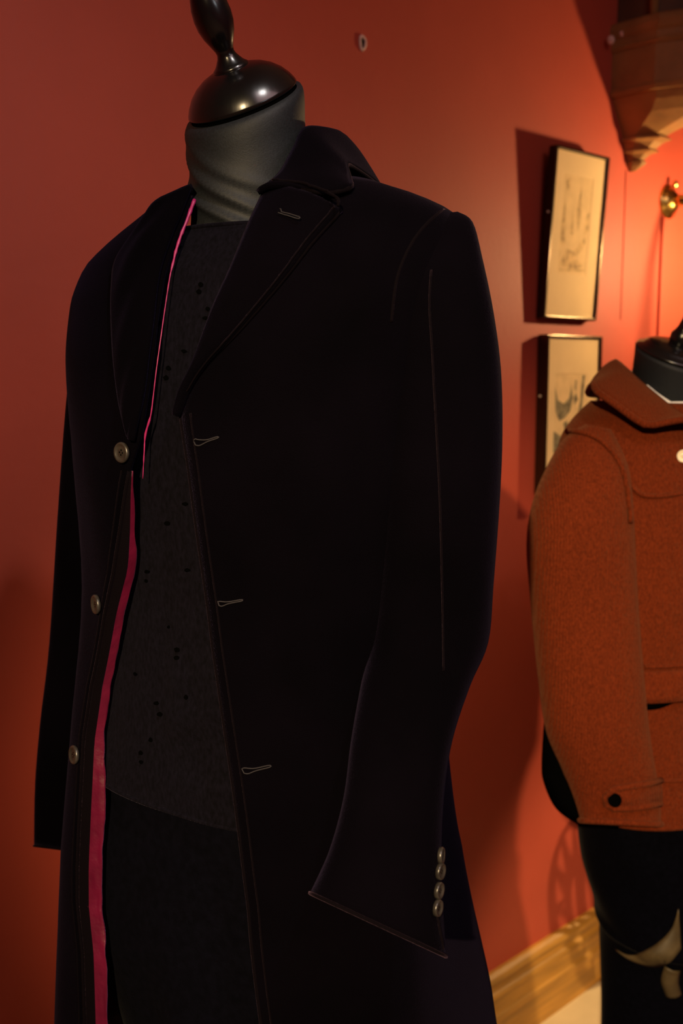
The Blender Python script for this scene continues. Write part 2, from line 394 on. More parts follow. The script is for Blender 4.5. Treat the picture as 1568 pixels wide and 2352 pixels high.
picture('tall black framed faint sepia drawing, upper of the two on the red wall', [(1257, 335), (1379, 366), (1366, 739), (1245, 729)], 0.024, 'ink_faint', up, (0.20, 0.75, 0.27, 0.86))
lo = [[(0.02, 0.86), (0.05, 0.60), (0.18, 0.50), (0.34, 0.53), (0.50, 0.60), (0.58, 0.74), (0.52, 0.88), (0.46, 0.74), (0.30, 0.68), (0.12, 0.72)], [(0.86, 0.98), (0.94, 0.98), (0.90, 0.72), (0.86, 0.52), (0.72, 0.48), (0.80, 0.70)],
      [(0.60, 0.74), (0.66, 0.80), (0.74, 0.72), (0.62, 0.66)], [(0.0, 0.40), (0.16, 0.36), (0.40, 0.30), (0.30, 0.20), (0.06, 0.14), (0.0, 0.20)], [(0.30, 0.48), (0.42, 0.50), (0.50, 0.36), (0.38, 0.34)], [(0.64, 0.94), (0.68, 0.92), (0.66, 0.80), (0.62, 0.84)],
      [(0.03, 0.12), (0.30, 0.16), (0.60, 0.10), (0.90, 0.14), (0.90, 0.04), (0.10, 0.03)]]
picture('black framed charcoal drawing half hidden behind the rust jacket, lower of the two', [(1257, 763), (1382, 777), (1368, 1130), (1245, 1128)], 0.0, 'ink_dark', lo, (0.17, 0.76, 0.16, 0.76), depth=0.030)

# ================================================================ CORBEL
cs = 2.42
cb = thing('wall_corbel', 'carved brown octagonal bracket carrying a dark shaft, tapering to a pendant tip', 'corbel', wp(cs, 0, 0.52))
OCT = [(-0.105, 0.0), (-0.105, 0.125), (-0.045, 0.27), (0.075, 0.27), (0.125, 0.125), (0.125, 0.0)]
def corbel_part(name, prof, m, smooth=False):
    rows = [[wp(cs+s*a, 0.0 if n == 0 else n*b_, h) for s, n in OCT] for h, a, b_ in prof]
    vs, fs = grid(rows); n = len(OCT); fs.append(tuple(range(n))); fs.append(tuple(reversed(range((len(rows)-1)*n, len(rows)*n))))
    return mk(name, vs, fs, m, cb, smooth)
corbel_part('shaft', [(CEIL-0.01, .80, .80), (0.846, .80, .80)], 'carved_dark')
for sx, nx in ((-0.105, 0.125), (-0.045, 0.27), (0.075, 0.27)):
    tube('shaft_rib', [wp(cs+sx*.82, nx*.82, 0.848), wp(cs+sx*.82, nx*.82, CEIL-0.01)], 0.011, 'carved', cb, 8)
corbel_part('ledge', [(0.848, .98, .98), (0.842, 1.05, 1.05), (0.828, 1.08, 1.08), (0.815, 1.04, 1.04), (0.808, .99, .99), (0.795, .99, .99), (0.788, 1.02, 1.02), (0.780, 0.97, 0.97)], 'carved')
corbel_part('panel_block', [(0.780, .95, .95), (0.690, .95, .95)], 'carved')
corbel_part('panel_moulding', [(0.692, .97, .97), (0.684, 1.0, 1.0), (0.674, .96, .96)], 'carved')
corbel_part('cove', [(0.674, .90, .98), (0.655, .80, .93), (0.632, .66, .78), (0.612, .52, .55), (0.595, .42, .36), (0.585, .37, .28)], 'carved')
corbel_part('pendant', [(0.585, .43, .33), (0.578, .45, .36), (0.572, .36, .28), (0.560, .30, .22), (0.552, .33, .25), (0.546, .22, .17), (0.535, .16, .12), (0.528, .19, .15), (0.520, .16, .12), (0.508, .05, .05)], 'carved')
for px, py, n in ((1430, 76, 0.03), (1402, 92, 0.02)):
    s, h = onwall(px, py, n); lathe('bead', [(0.0001, -0.011), (0.007, -0.008), (0.010, 0), (0.007, 0.008), (0.0001, 0.011)], 'plaster', cb, wp(s, n, h), (0, 0, 1), 14)

# ================================================================ SCONCE
ss, sh = onwall(1533, 464)
sn = thing('wall_sconce', 'brass wall sconce with round backplate above the cable cover', 'lamp', wp(ss, 0, sh))
lathe('backplate', [(0.0, 0.030), (0.010, 0.029), (0.020, 0.026), (0.028, 0.018), (0.034, 0.014), (0.036, 0.010), (0.044, 0.007), (0.046, 0.003), (0.046, 0.0)], 'brass', sn, wp(ss, 0, sh), NV, 40)
lathe('arm_boss', [(0.009, 0.024), (0.014, 0.032), (0.016, 0.040), (0.012, 0.048), (0.007, 0.055), (0.010, 0.062), (0.013, 0.068), (0.009, 0.075), (0.004, 0.078)], 'brass', sn, wp(ss, 0, sh), NV, 24)
lathe('finial_knob', [(0.004, 0), (0.007, 0.006), (0.008, 0.012), (0.004, 0.018), (0.0001, 0.020)], 'brass', sn, wp(ss, 0.02, sh+0.036), (0, 0, 1), 16)
A_ = [wp(ss, 0.06, sh), wp(ss, 0.12, sh-0.05), wp(ss-0.005, 0.22, sh-0.16), wp((ss+LAMP[0])/2, 0.32, sh-0.27), wp(LAMP[0], LAMP[1], sh-0.275), wp(LAMP[0], LAMP[1], LAMP[2]-0.06)]
tube('scroll_arm', spline(A_, 40), 0.005, 'brass', sn, 10)
L0 = Vector(wp(*LAMP))
lathe('drip_pan', [(0.0, -0.060), (0.020, -0.060), (0.034, -0.052), (0.036, -0.050), (0.018, -0.055), (0.010, -0.050), (0.010, -0.024), (0.0, -0.024)], 'brass', sn, L0, (0, 0, 1), 28)
lathe('bulb', [(0.008, -0.026), (0.012, -0.020), (0.018, -0.008), (0.019, 0.002), (0.015, 0.016), (0.008, 0.030), (0.0, 0.038)], 'bulb', sn, L0, (0, 0, 1), 24)

# ================================================================ LACED OVAL FRAME out of view: only its shadow falls in the picture
def toward_added_spot(px, py, t, n_wall=0.0):
    s, h = onwall(px, py, n_wall); p = wp(s, n_wall, h); return p.lerp(LOW, t)
def laced():
    # the shadow's outline on the wall, carried toward the added spot to where the unseen frame hangs
    T = 0.20
    c = toward_added_spot(1335, 2080, T)
    tip = toward_added_spot(1335, 2290, T); top = toward_added_spot(1345, 1890, T); lf = toward_added_spot(1266, 2040, T)
    U = (lf-c); V1 = top-c; V0 = tip-c
    th = thing('unseen_laced_frame', 'unseen oval laced hoop beyond the right edge, there for its shadow', 'hoop', c)
    def P(a, r_=1.0):
        x, y = math.cos(a), math.sin(a); return c + U*x*r_ + (V1 if y > 0 else V0*-1)*y*r_
    tube('hoop', [P(2*math.pi*k/48) for k in range(48)], 0.0085, 'rawhide', th, 8, True)
    tube('hoop', [P(2*math.pi*k/40, 0.45) for k in range(40)], 0.007, 'rawhide', th, 6, True)
    for k in range(14):
        a = 2*math.pi*k/14; tube('lacing', [P(a, 0.45), P(a+0.28, 1.0)], 0.005, 'rawhide', th, 5)
        tube('lacing', [P(a, 0.45), P(a-0.22, 1.0)], 0.0045, 'rawhide', th, 5)
    tube('handle', [P(-1.9, 0.45), c, P(1.2, 0.45)], 0.010, 'rawhide', th, 6)
    tube('cord', [P(math.pi/2), Vector((c.x, c.y, EYE+CEIL))], 0.001, 'rawhide', th, 5)
laced()

# ================================================================ FRONT DUMMY AND ITS CLOTHES
FC = (-0.085, 1.00); FACE = -35.0
def coat_fold(z, th):
    low = min(max((-0.15-z)/0.5, 0), 1); f = 0.0
    f += low*0.022*math.sin(5*th+0.7) + low*0.012*math.sin(9*th+2.0)
    if z < 0.05: f += 0.010*math.sin(11*th+6*z)*min((0.05-z)/0.2, 1)*(1 if th > 0 else 0.7)
    return f
#        z      a     bf    bb    cx  cy
COAT = [(0.215, .062, .055, .070, 0, -.010), (0.185, .080, .062, .080, 0, -.012), (0.160, .125, .078, .092, 0, -.012), (0.138, .175, .090, .102, 0, -.010), (0.118, .207, .100, .110, 0, -.008), (0.085, .218, .112, .116, 0, -.004),
        (0.02, .212, .128, .122, 0, 0), (-0.08, .198, .135, .120, 0, 0), (-0.22, .188, .132, .122, -.002, 0), (-0.36, .200, .138, .165, -.010, 0), (-0.50, .209, .148, .240, -.019, 0), (-0.70, .228, .162, .320, -.020, -.004), (-0.95, .250, .176, .36, -.02, -.01), (-1.20, .30, .19, .21, 0, -.01)]
coat_form = Form(FC[0], FC[1], FACE, COAT, 2.25, coat_fold, 0.072, 0.003); coat_form.bvh(0.213, -1.20)
def inner_fold(z, th): return 0.012*math.sin(4*th+14*z)*min(max((0.0-z)/0.4, 0), 1)
SHIRT = [(0.128, .080, .073, .076, 0, -.008), (0.118, .115, .080, .083, 0, -.008), (0.09, .172, .094, .095, 0, -.004), (0.02, .180, .108, .104, 0, 0), (-0.08, .172, .114, .104, 0, 0), (-0.22, .160, .108, .098, 0, 0), (-0.36, .180, .112, .104, -.012, 0), (-0.46, .188, .118, .108, -.024, 0), (-0.52, .172, .112, .110, 0, 0)]
def shirt_fold(z, th):
    f = 0.0
    if th > -1.5 and th < 1.5:
        for zc, am, wd, sl in ((-0.300, .050, .020, .06), (-0.345, .055, .018, .08), (-0.255, .026, .020, .05), (-0.39, .018, .015, .02)):
            d = (z-zc-sl*(th+0.3))/wd; f += am*math.exp(-d*d)*math.cos(min(abs(th+0.2), 1.5))
        f += 0.006*math.sin(9*th+20*z)
    return f
shirt_form = Form(FC[0], FC[1], FACE, SHIRT, 2.3, shirt_fold); shirt_form.bvh(0.128, -0.52)

# ---- tailor's dummy: neck, neck cap, finial, torso core, stand
dm = thing('tailors_dummy', 'tall black tailor\'s dummy with dark wood finial wearing the velvet coat', 'mannequin', coat_form.w(0, 0, -EYE))
TILT = R(32)
NA = (Vector((0, 0, 1))*math.cos(TILT) + coat_form.F*math.sin(TILT)).normalized()       # axis of the tilted neck top
top_c = pt(560, 240, 0.985)
base_c = coat_form.w(0, -0.006, 0.095)
rows = []; NR = 46; SEG = 72
for i in range(NR+1):
    t = i/NR; e = t*t*(3-2*t)
    c = base_c.lerp(top_c, t); ax = Vector((0, 0, 1)).lerp(NA, e).normalized()
    u = coat_form.L - ax*coat_form.L.dot(ax); u.normalize(); v = u.cross(ax); v = -v if v.dot(coat_form.F) < 0 else v
    ra = 0.0560 + 0.012*math.exp(-((t)/0.22)**2) + 0.0015*math.exp(-((t-0.92)/0.1)**2); 
    if t > 0.97: ra -= 0.002*(t-0.97)/0.03
    rb = ra*1.03
    row = []
    for j in range(SEG):
        th = 2*math.pi*j/SEG; x, y = math.sin(th), math.cos(th)
        # diagonal drag wrinkles of the jersey across the front
        q = 0.0
        for (t0, am, wd, sl) in ((0.36, .0062, .045, .28), (0.55, .0048, .05, .32), (0.17, .0060, .035, -.05), (0.72, .0026, .05, .28)):
            g_ = (t - t0 + sl*math.sin(th-0.15))/wd; q += am*math.exp(-g_*g_)*max(math.cos(th-0.25), 0)
        row.append(c + u*x*(ra+q) + v*y*(rb+q))
    rows.append(row)
vs, fs = grid(rows, True); fs.append(tuple(range(NR*SEG, (NR+1)*SEG))); mk('neck', vs, fs, 'jersey', dm)
rows = [[coat_form.w(a*math.sin(2*math.pi*j/40), b_*math.cos(2*math.pi*j/40)-0.004, z) for j in range(40)] for z, a, b_ in ((0.125, .066, .06), (0.11, .12, .07), (0.085, .155, .085), (0.0, .16, .095), (-0.2, .14, .088), (-0.4, .15, .095), (-0.55, .14, .095))]
vs, fs = grid(rows, True); fs.append(tuple(range(40))); fs.append(tuple(reversed(range(6*40, 7*40)))); mk('torso', vs, fs, 'jersey', dm)
cap_c = top_c + NA*0.004
lathe('neck_cap', [(0.0, -0.003), (0.040, -0.003), (0.0515, -0.001), (0.0528, 0.0008), (0.0520, 0.0030), (0.0490, 0.0085), (0.0440, 0.0150), (0.0370, 0.0210), (0.0290, 0.0255), (0.0200, 0.0285), (0.0100, 0.0295), (0.0, 0.030)], 'lacquer', dm, cap_c, NA, 72)
lathe('neck_pad', [(0.0, -0.006), (0.0505, -0.006), (0.0515, -0.003), (0.050, 0.001), (0.0, 0.001)], 'hole', dm, cap_c - NA*0.001, NA, 60)
lathe('finial', [(0.0155, 0.026), (0.0165, 0.0280), (0.0165, 0.0305), (0.0145, 0.0320), (0.0130, 0.0335), (0.0112, 0.0360), (0.0090, 0.0395), (0.0080, 0.0425), (0.0086, 0.0455), (0.0112, 0.0510), (0.0145, 0.0580), (0.0168, 0.0660), (0.0174, 0.0740), (0.0166, 0.0830), (0.0142, 0.0915), (0.0108, 0.0990), (0.0080, 0.1035), (0.0072, 0.1065), (0.0085, 0.1090), (0.0060, 0.1130), (0.0, 0.1150)], 'lacquer', dm, cap_c, NA, 48)
P0 = coat_form.w(0, 0, 0)
lathe('stand_pole', [(0.017, -0.5), (0.017, 0.09-EYE)], 'lacquer', dm, P0, (0, 0, 1), 20)
lathe('stand_base', [(0.0, 0.065-EYE), (0.02, 0.07-EYE), (0.03, 0.05-EYE), (0.16, 0.025-EYE), (0.18, 0.015-EYE), (0.18, -EYE), (0.0, -EYE)], 'lacquer', dm, P0, (0, 0, 1), 40)

# ---- knitted shirt
sh_ = thing('knit_top', 'black fine knit top dotted with small holes under the open velvet coat', 'shirt', coat_form.w(0, 0, -0.5))
NZ = 150
rows = [[shirt_form.p(0.128+(-0.412-0.128)*i/NZ, 2*math.pi*j/120) for j in range(120)] for i in range(NZ+1)]
vs, fs = grid(rows, True); solid(mk('shirt_body', vs, fs, 'shirt', sh_), 0.0015)
tube('hem_band', [shirt_form.p(-0.410, 2*math.pi*j/90, -0.0012) for j in range(90)], 0.0022, 'shirt', sh_, 8, True)
tube('neck_band', [shirt_form.p(0.128, 2*math.pi*j/60, -0.0008)+Vector((0, 0, 0)) for j in range(60)], 0.0024, 'shirt', sh_, 8, True)
holes = [(417, 571), (465, 656), (461, 672), (481, 711), (476, 732), (372, 742), (427, 807), (391, 846), (385, 868), (429, 1156), (388, 1201), (342, 1312), (340, 1333), (434, 1308), (391, 1439), (410, 1491), (409, 1510), (315, 1547), (431, 1600), (363, 1614), (371, 1639), (350, 1698), (327, 1728), (328, 1749)]
for x, y in holes:
    p = shirt_form.hit(x, y, 0.0026)
    if p is None: continue
    q = shirt_form.hit(x+4, y, 0.0026); r_ = shirt_form.hit(x, y+4, 0.0026)
    if q is None or r_ is None: continue
    u = (q-p).normalized(); v = (r_-p).normalized(); a_ = rnd.uniform(.0025, .0042); b_ = rnd.uniform(.0014, .0024)
    mk('moth_hole', [p + u*math.cos(2*math.pi*k/12)*a_*rnd.uniform(.8, 1.15) + v*math.sin(2*math.pi*k/12)*b_*rnd.uniform(.8, 1.2) for k in range(12)], [tuple(range(12))], 'hole', sh_, False)

# ---- trousers of the front dummy
tr_ = thing('dress_trousers', 'plain black trousers with soft crease under the velvet coat', 'trousers', coat_form.w(0, 0, -EYE+0.1))
HIP = [(-0.36, .165, .088, .090, -.008, 0), (-0.42, .192, .104, .097, -.022, 0), (-0.50, .203, .114, .104, -.030, 0), (-0.57, .200, .118, .112, -.026, 0), (-0.64, .180, .114, .112, -.014, 0), (-0.70, .160, .110, .112, 0, 0), (-0.80, .158, .108, .110, 0, 0)]
def tfold(z, th): return 0.06*math.exp(-((th-0.05)/0.16)**2)*min(max((-0.5-z)/0.15, 0), 1) - 0.03*math.exp(-((th-0.45)/0.2)**2)*min(max((-0.5-z)/0.15, 0), 1)
hip = Form(FC[0], FC[1], FACE, HIP, 2.3, tfold)
rows = [[hip.p(-0.36-0.42*i/40, 2*math.pi*j/90) for j in range(90)] for i in range(41)]
vs, fs = grid(rows, True); mk('seat', vs, fs, 'trouser', tr_)
tube('waistband', [hip.p(-0.37, 2*math.pi*j/60) for j in range(60)], 0.006, 'trouser', tr_, 8, True)
for sg in (-1, 1):
    rows = []
    for i in range(31):
        z = -0.76-0.80*i/30; t = i/30; a = .074-.016*t; b_ = .104-.020*t
        row = []
        for j in range(48):
            th = 2*math.pi*j/48; cr = 0.010*math.exp(-(((th+math.pi) % (2*math.pi)-math.pi)/0.12)**2)
            row.append(hip.w(sg*(0.082-0.006*t)+a*math.sin(th), (b_+cr)*math.cos(th), z))
        rows.append(row)
    vs, fs = grid(rows, True); mk('trouser_leg', vs, fs, 'trouser', tr_)

# ---- the velvet coat
ct = thing('velvet_coat', 'long black velvet coat with magenta lining hanging open on the front dummy', 'coat', coat_form.w(0, 0, -1.2))
near_px = [(600, 478), (545, 612), (500, 712), (455, 832), (424, 900), (413, 948), (433, 1080), (460, 1280), (487, 1480), (510, 1640), (540, 1850), (570, 2090), (598, 2352)]
far_px = [(446, 440), (425, 500), (398, 562), (375, 642), (355, 800), (341, 900), (326, 1000), (300, 1080), (277, 1223), (261, 1319), (241, 1415), (213, 1574), (194, 1700), (184, 1900), (180, 2076), (192, 2189), (197, 2345)]
def edge_table(Q):
    T = []
    for x, y in Q:
        p = coat_form.hit(x, y)
        if p is not None: T.append((p.z-EYE-coat_form.lift(p.z-EYE, coat_form.local(p).x), coat_form.theta(p)))
    T.sort(key=lambda q: -q[0]); return T
TN = edge_table(near_px); TF = edge_table(far_px)
def th_near(z):
    b_ = lerp_pts(TN, z)
    if z > TN[0][0]: b_ += min((z-TN[0][0])/0.06, 1)*0.5
    return b_
def th_far(z):
    b_ = lerp_pts(TF, z)
    if z > TF[0][0]: b_ -= min((z-TF[0][0])/0.06, 1)*0.3
    return b_
ZT, ZB = 0.160, -1.18
def panel(name, th0, th1, m, inset, thick, za=ZT, zb=ZB, nz=170, nt=46, jitter=0):
    rows = []
    for i in range(nz+1):
        z = za+(zb-za)*i/nz; a = th0(z); b_ = th1(z)
        rows.append([coat_form.p(z, a+(b_-a)*j/nt, inset + (jitter*pnoise(Vector((j*0.5, z*30, 1))) if jitter else 0)) for j in range(nt+1)])
    vs, fs = grid(rows); o = mk(name, vs, fs, m, ct)
    if thick: solid(o, thick, 0)
    return o
panel('front_panel', th_near, lambda z: math.pi, 'velvet', 0, 0.003)
panel('front_panel', th_far, lambda z: -math.pi, 'velvet', 0, 0.003)
# velvet facing folded to the inside of each front edge, then the satin lining behind it
def tf2(z): return th_far(z)+0.004
def turn(name, th0, sgn, m, w0, w1, d0, d1, za, zb):
    """band that turns inward from the front edge"""
    rows = []
    for i in range(121):
        z = za+(zb-za)*i/120; a = th0(z); rows.append([])
        for j in range(9):
            v = j/8; th = a - sgn*(w0+(w1-w0)*v)*min((za-z)/0.10+0.12, 1)
            rows[-1].append(coat_form.p(z, th, (d0+(d1-d0)*v)*min((za-z)/0.10+0.12, 1) + 0.0015*math.sin(z*60+j)*(1 if m == 'lining' else 0)))
    vs, fs = grid(rows); o = mk(name, vs, fs, m, ct); solid(o, 0.001, 0); return o
zk = coat_form.hit(413, 948).z-EYE; zf = coat_form.hit(300, 1080).z-EYE
turn('facing', th_far, -1, 'velvet_edge', 0.0, 0.050, 0.001, 0.006, zf, ZB)
rows = []
for i in range(161):
    z = zf+(ZB-zf)*i/160; rp = min((zf-z)/0.10+0.12, 1); a = th_far(z)+0.044*rp; W2 = 0.004*rp+0.055*min(max((-0.33-z)/0.10, 0), 1)
    rows.append([coat_form.p(z, a+W2*j/10, (0.0055+0.009*j/10)*rp + 0.0022*(j/10)*pnoise(Vector((j*0.25, z*55, 3)))) for j in range(11)])
vs, fs = grid(rows); solid(mk('lining_fold', vs, fs, 'lining', ct), 0.001, 0)
panel('lining', lambda z: th_far(z)-0.08, lambda z: -math.pi, 'lining', 0.0075, 0, 0.155, ZB+0.02, jitter=0.004)
panel('lining', lambda z: th_near(z)+0.02, lambda z: math.pi, 'lining', 0.0075, 0, 0.155, ZB+0.02, jitter=0.004)
# thin bright piping of lining beside the far lapel
# edge piping and stitched line inside each front edge
def edge_line(name, thf, d, r_, m, za, zb, off=0.0018, n=120):
    return tube(name, [coat_form.p(za+(zb-za)*i/n, thf(za+(zb-za)*i/n)+d, -off) for i in range(n+1)], r_, m, ct, 6)
edge_line('edge_piping', th_near, 0.004, 0.0018, 'velvet_edge', zk, ZB, 0.0005)
edge_line('edge_stitching', th_near, 0.055, 0.0009, 'velvet_edge', zk, ZB)
edge_line('edge_piping', th_far, -0.004, 0.0018, 'velvet_edge', zf, ZB, 0.0005)
edge_line('edge_stitching', th_far, -0.045, 0.0008, 'velvet_edge', zf, ZB)

# lapels laid on the chest, rolled up along the inner line
def lap_off(u, v): return 0.004 + 0.010*math.sin(math.pi*min(v*0.9+0.05, 1))*(0.35+0.65*u) - 0.002*v
nlR = [(411, 952), (424, 900), (455, 832), (500, 712), (545, 612), (585, 515), (618, 445)]
nlO = [(415, 956), (440, 893), (482, 832), (555, 757), (640, 660), (720, 560), (784, 490)]
lapel_n, lrows = surf_strip('lapel', coat_form, nlR, nlO, 'velvet', ct, 60, 14, lap_off, 0.005)
flR = [(318, 1012), (340, 900), (354, 800), (374, 642), (397, 562), (424, 500), (450, 436)]
flO = [(304, 1003), (284, 935), (271, 840), (265, 740), (266, 660), (276, 600), (330, 530)]
lapel_f, frows = surf_strip('lapel', coat_form, flR, flO, 'velvet', ct, 60, 14, lambda u, v: lap_off(u, v)+0.0014*math.sin(22*(u+0.35*v))*math.sin(math.pi*v), 0.005)
tube('lapel_piping', [r_[-1] for r_ in lrows], 0.0022, 'velvet_edge', ct, 6)
tube('lapel_piping', [r_[-1] for r_ in frows], 0.0022, 'velvet_edge', ct, 6)
tube('roll_edge', [r_[0] for r_ in lrows], 0.0024, 'velvet_edge', ct, 6)
tube('lapel_stitching', [r_[-2] + (Vector((0, 0, EYE))-r_[-2]).normalized()*0.003 for r_ in lrows[6:]], 0.0008, 'velvet_edge', ct, 6)
tube('lapel_stitching', [r_[-3] + (Vector((0, 0, EYE))-r_[-3]).normalized()*0.003 for r_ in frows[6:]], 0.0008, 'velvet_edge', ct, 6)
# magenta edge showing between the far lapel and the knit top
pk = [(440, 452), (425, 492), (410, 530), (396, 574), (392, 592), (383, 630), (372, 700), (362, 770), (351, 850), (344, 910), (338, 955), (326, 998), (323, 1040), (320, 1100)]
pp = [coat_form.hit(x, y, -0.004) for x, y in pk]; rr = [.0018, .0017, .0014, .0011, .0006, .0005, .0005, .0005, .0005, .0005, .0006, .0010, .0006, .0004]
ppr = spline([p for p in pp if p], 80); tube('lining_edge', ppr, [rr[min(int(i/80*len(rr)), len(rr)-1)]*(1+0.15*math.sin(i*1.9)) for i in range(80)], 'piping', ct, 8)

# collar: roll line round the neck, fall lying on the shoulders
W_ = coat_form.w
H_ = lambda x, y, o_=0.008: coat_form.hit(x, y, o_)
hp = lambda x, y, Y, o_=0.008: H_(x, y, o_) or pt(x, y, Y)
roll = [hp(606, 466, .93, .012), pt(640, 405, .905), pt(674, 345, .925), pt(703, 296, .965), W_(0.052, -0.070, 0.226), W_(0, -0.086, 0.232), W_(-0.048, -0.072, 0.224), W_(-0.068, -0.035, 0.205), W_(-0.070, 0.005, 0.178), hp(449, 440, 1.03, .006)]
fall = [H_(702, 462, .012), H_(755, 464, .009), H_(805, 450, .007), pt(803, 412, .905), pt(801, 379, .945), W_(0.085, -0.098, 0.168), W_(0, -0.116, 0.172), W_(-0.085, -0.085, 0.178), W_(-0.115, -0.035, 0.168), W_(-0.118, 0.005, 0.155), hp(352, 512, 1.05, .006)]
strip('collar', roll, fall, 'velvet', ct, 70, 12, lambda u, v: 0.005*math.sin(math.pi*v**0.7), 0.005)
tube('collar_piping', spline(fall, 60), 0.0022, 'velvet_edge', ct, 6)
# gorge seam and lapel notch edge
surf_line('gorge_seam', coat_form, [(640, 448), (700, 456), (745, 470), (782, 488), (785, 500)], 'velvet_edge', ct, 0.0012, 0.016, 30)
surf_line('lapel_buttonhole', coat_form, [(657, 514), (675, 520), (700, 528), (702, 524), (678, 516), (660, 511)], 'thread', ct, 0.0005, 0.0165, 40)
for Q in ([(448, 1012), (452, 1008), (460, 1010), (478, 1010), (502, 1003), (503, 1006), (480, 1014), (462, 1023), (452, 1022)], [(503, 1380), (508, 1380), (525, 1381), (556, 1376), (557, 1379), (528, 1385), (512, 1391), (505, 1389)], [(557, 1764), (563, 1762), (585, 1763), (619, 1756), (621, 1760), (590, 1768), (572, 1775), (562, 1774)]):
    surf_line('buttonhole', coat_form, Q, 'thread', ct, 0.00055, 0.0022, 40, True)
for x, y, rx in ((289, 1039, .0095), (231, 1387, .0095), (180, 1732, .0095)):
    p = coat_form.hit(x, y, 0.0025)
    if p is None: continue
    q = coat_form.hit(x+8, y, 0.0025) or p; r_ = coat_form.hit(x, y-8, 0.0025)
    nrm = (q-p).cross(r_-p).normalized() if (q-p).length > 1e-6 else coat_form.F
    if nrm.dot(p-Vector((0, 0, EYE))) > 0: nrm = -nrm
    button('button', p, nrm, rx, 'button', ct)
# breast seam and pocket flap line
# sleeves
def wr_n(t, th): return 0.05*math.sin(6*t*math.pi+th)*t + 0.05*math.exp(-((t-0.64)/0.05)**2)*math.sin(3*th)
nsecs = [(1004, 492, 1050, 486, .905, 1.2), (950, 528, 1084, 510, .895, 1.0), (913, 600, 1106, 592, .885, .95), (896, 720, 1131, 715, .880, .95), (886, 860, 1148, 850, .88, .95), (878, 1000, 1151, 1000, .88, .95), (872, 1150, 1145, 1150, .88, .95),
         (863, 1330, 1131, 1340, .88, .95), (850, 1470, 1119, 1475, .875, .95), (829, 1570, 1078, 1575, .850, .9), (806, 1700, 1038, 1700, .822, .85), (789, 1830, 1019, 1830, .800, .8), (757, 1950, 1012, 1990, .783, .75), (714, 2052, 1019, 2194, .765, .68)]
sl_n, srows = limb('sleeve', nsecs, 'velvet', ct, seg=40, n=2.3, wrinkle=wr_n)
tube('cuff_edge', srows[-1], 0.0016, 'velvet_edge', ct, 6, True)
fsecs = [(222, 606, 262, 590, 1.14, 1.2), (203, 640, 300, 625, 1.14, 1.0), (186, 700, 305, 700, 1.14, .95), (168, 800, 300, 800, 1.14, .95), (152, 950, 290, 950, 1.14, .95), (134, 1200, 270, 1200, 1.14, .95), (115, 1480, 225, 1480, 1.17, .9), (94, 1660, 205, 1660, 1.18, .85), (82, 1800, 190, 1803, 1.19, .8), (79, 1943, 182, 1956, 1.19, .8)]
sl_f, s2 = limb('sleeve', fsecs, 'velvet', ct, seg=36, n=2.2)
tube('cuff_edge', s2[-1], 0.0014, 'velvet_edge', ct, 6, True)
# arm seam ridge: shoulder seam round the top of the near sleeve, and the fold line running down it
def on_sleeve(rows_):
    vs, fs = grid(rows_, True); return BVHTree.FromPolygons([tuple(v) for v in vs], fs)
class S_: pass
slf = S_(); slf.tree = on_sleeve(srows); slf.hit = lambda x, y, off=0.0: Form.hit(slf, x, y, off)
surf_line('sleeve_seam', slf, [(990, 620), (986, 700), (992, 800), (1000, 950), (1010, 1150), (1016, 1400), (1018, 1540)], 'velvet_edge', ct, 0.0008, 0.0004, 50)
def seam_any(x, y):
    p1 = slf.hit(x, y, 0.001); p2 = coat_form.hit(x, y, 0.001)
    c = [p for p in (p1, p2) if p is not None]
    return min(c, key=lambda p: p.y) if c else None
P = [seam_any(q.x, q.y) for q in spline([Vector((x, y, 0)) for x, y in ((1034, 476), (1000, 496), (965, 530), (938, 570), (918, 615), (906, 660), (897, 740))], 40)]
tube('shoulder_seam', [p for p in P if p is not None], 0.0014, 'velvet_edge', ct, 6)
# sleeve buttons at the back of the near cuff
for k, (x, y) in enumerate(((1004, 1964), (1003, 2000), (1000, 2044), (997, 2084))):
    p = slf.hit(x, y, 0.001)
    if p is None: p = pt(x, y, .83)
    button('cuff_button', p, (Vector((0.86, -0.50, 0.05)) if k else Vector((0.95, -0.3, 0.05))).normalized(), 0.0066, 'button', ct)
surf_line('cuff_vent', slf, [(1003, 2104), (1008, 2135), (1014, 2165), (1016, 2180)], 'velvet_edge', ct, 0.0009, 0.0006, 20)

# ================================================================ SECOND DUMMY
JC = (0.552, 1.735); JF = 33.0
JT = [(0.00, .072, .066, .070, 0, 0), (-0.025, .092, .078, .082, 0, 0), (-0.05, .130, .092, .095, 0, 0), (-0.08, .172, .108, .108, 0, 0), (-0.11, .198, .120, .118, 0, 0), (-0.17, .208, .136, .128, 0, 0), (-0.30, .210, .148, .132, 0, 0), (-0.45, .205, .150, .130, 0, 0), (-0.60, .200, .152, .128, 0.004, 0), (-0.76, .198, .156, .128, 0.006, 0)]
jf = Form(JC[0], JC[1], JF, JT, 2.4); jf.bvh(0.0, -0.76)
d2 = thing('tailors_dummy', 'black tailor\'s dummy with turned finial inside the rust wool jacket', 'mannequin', jf.w(0, 0, -EYE))
NB = (Vector((0, 0, 1))*math.cos(R(24)) + jf.F*math.sin(R(24))).normalized()
tc2 = pt(1550, 818, 1.70)
rows = []
for i in range(21):
    t = i/20; e = t*t*(3-2*t); c = jf.w(0, 0, -0.10).lerp(tc2, t); ax = Vector((0, 0, 1)).lerp(NB, e).normalized()
    u = (jf.L-ax*jf.L.dot(ax)).normalized(); v = u.cross(ax); ra = 0.066+0.010*math.exp(-(t/0.3)**2)
    rows.append([c+u*math.sin(2*math.pi*j/40)*ra+v*math.cos(2*math.pi*j/40)*ra*1.03 for j in range(40)])
vs, fs = grid(rows, True); fs.append(tuple(range(20*40, 21*40))); mk('neck', vs, fs, 'jersey', d2)
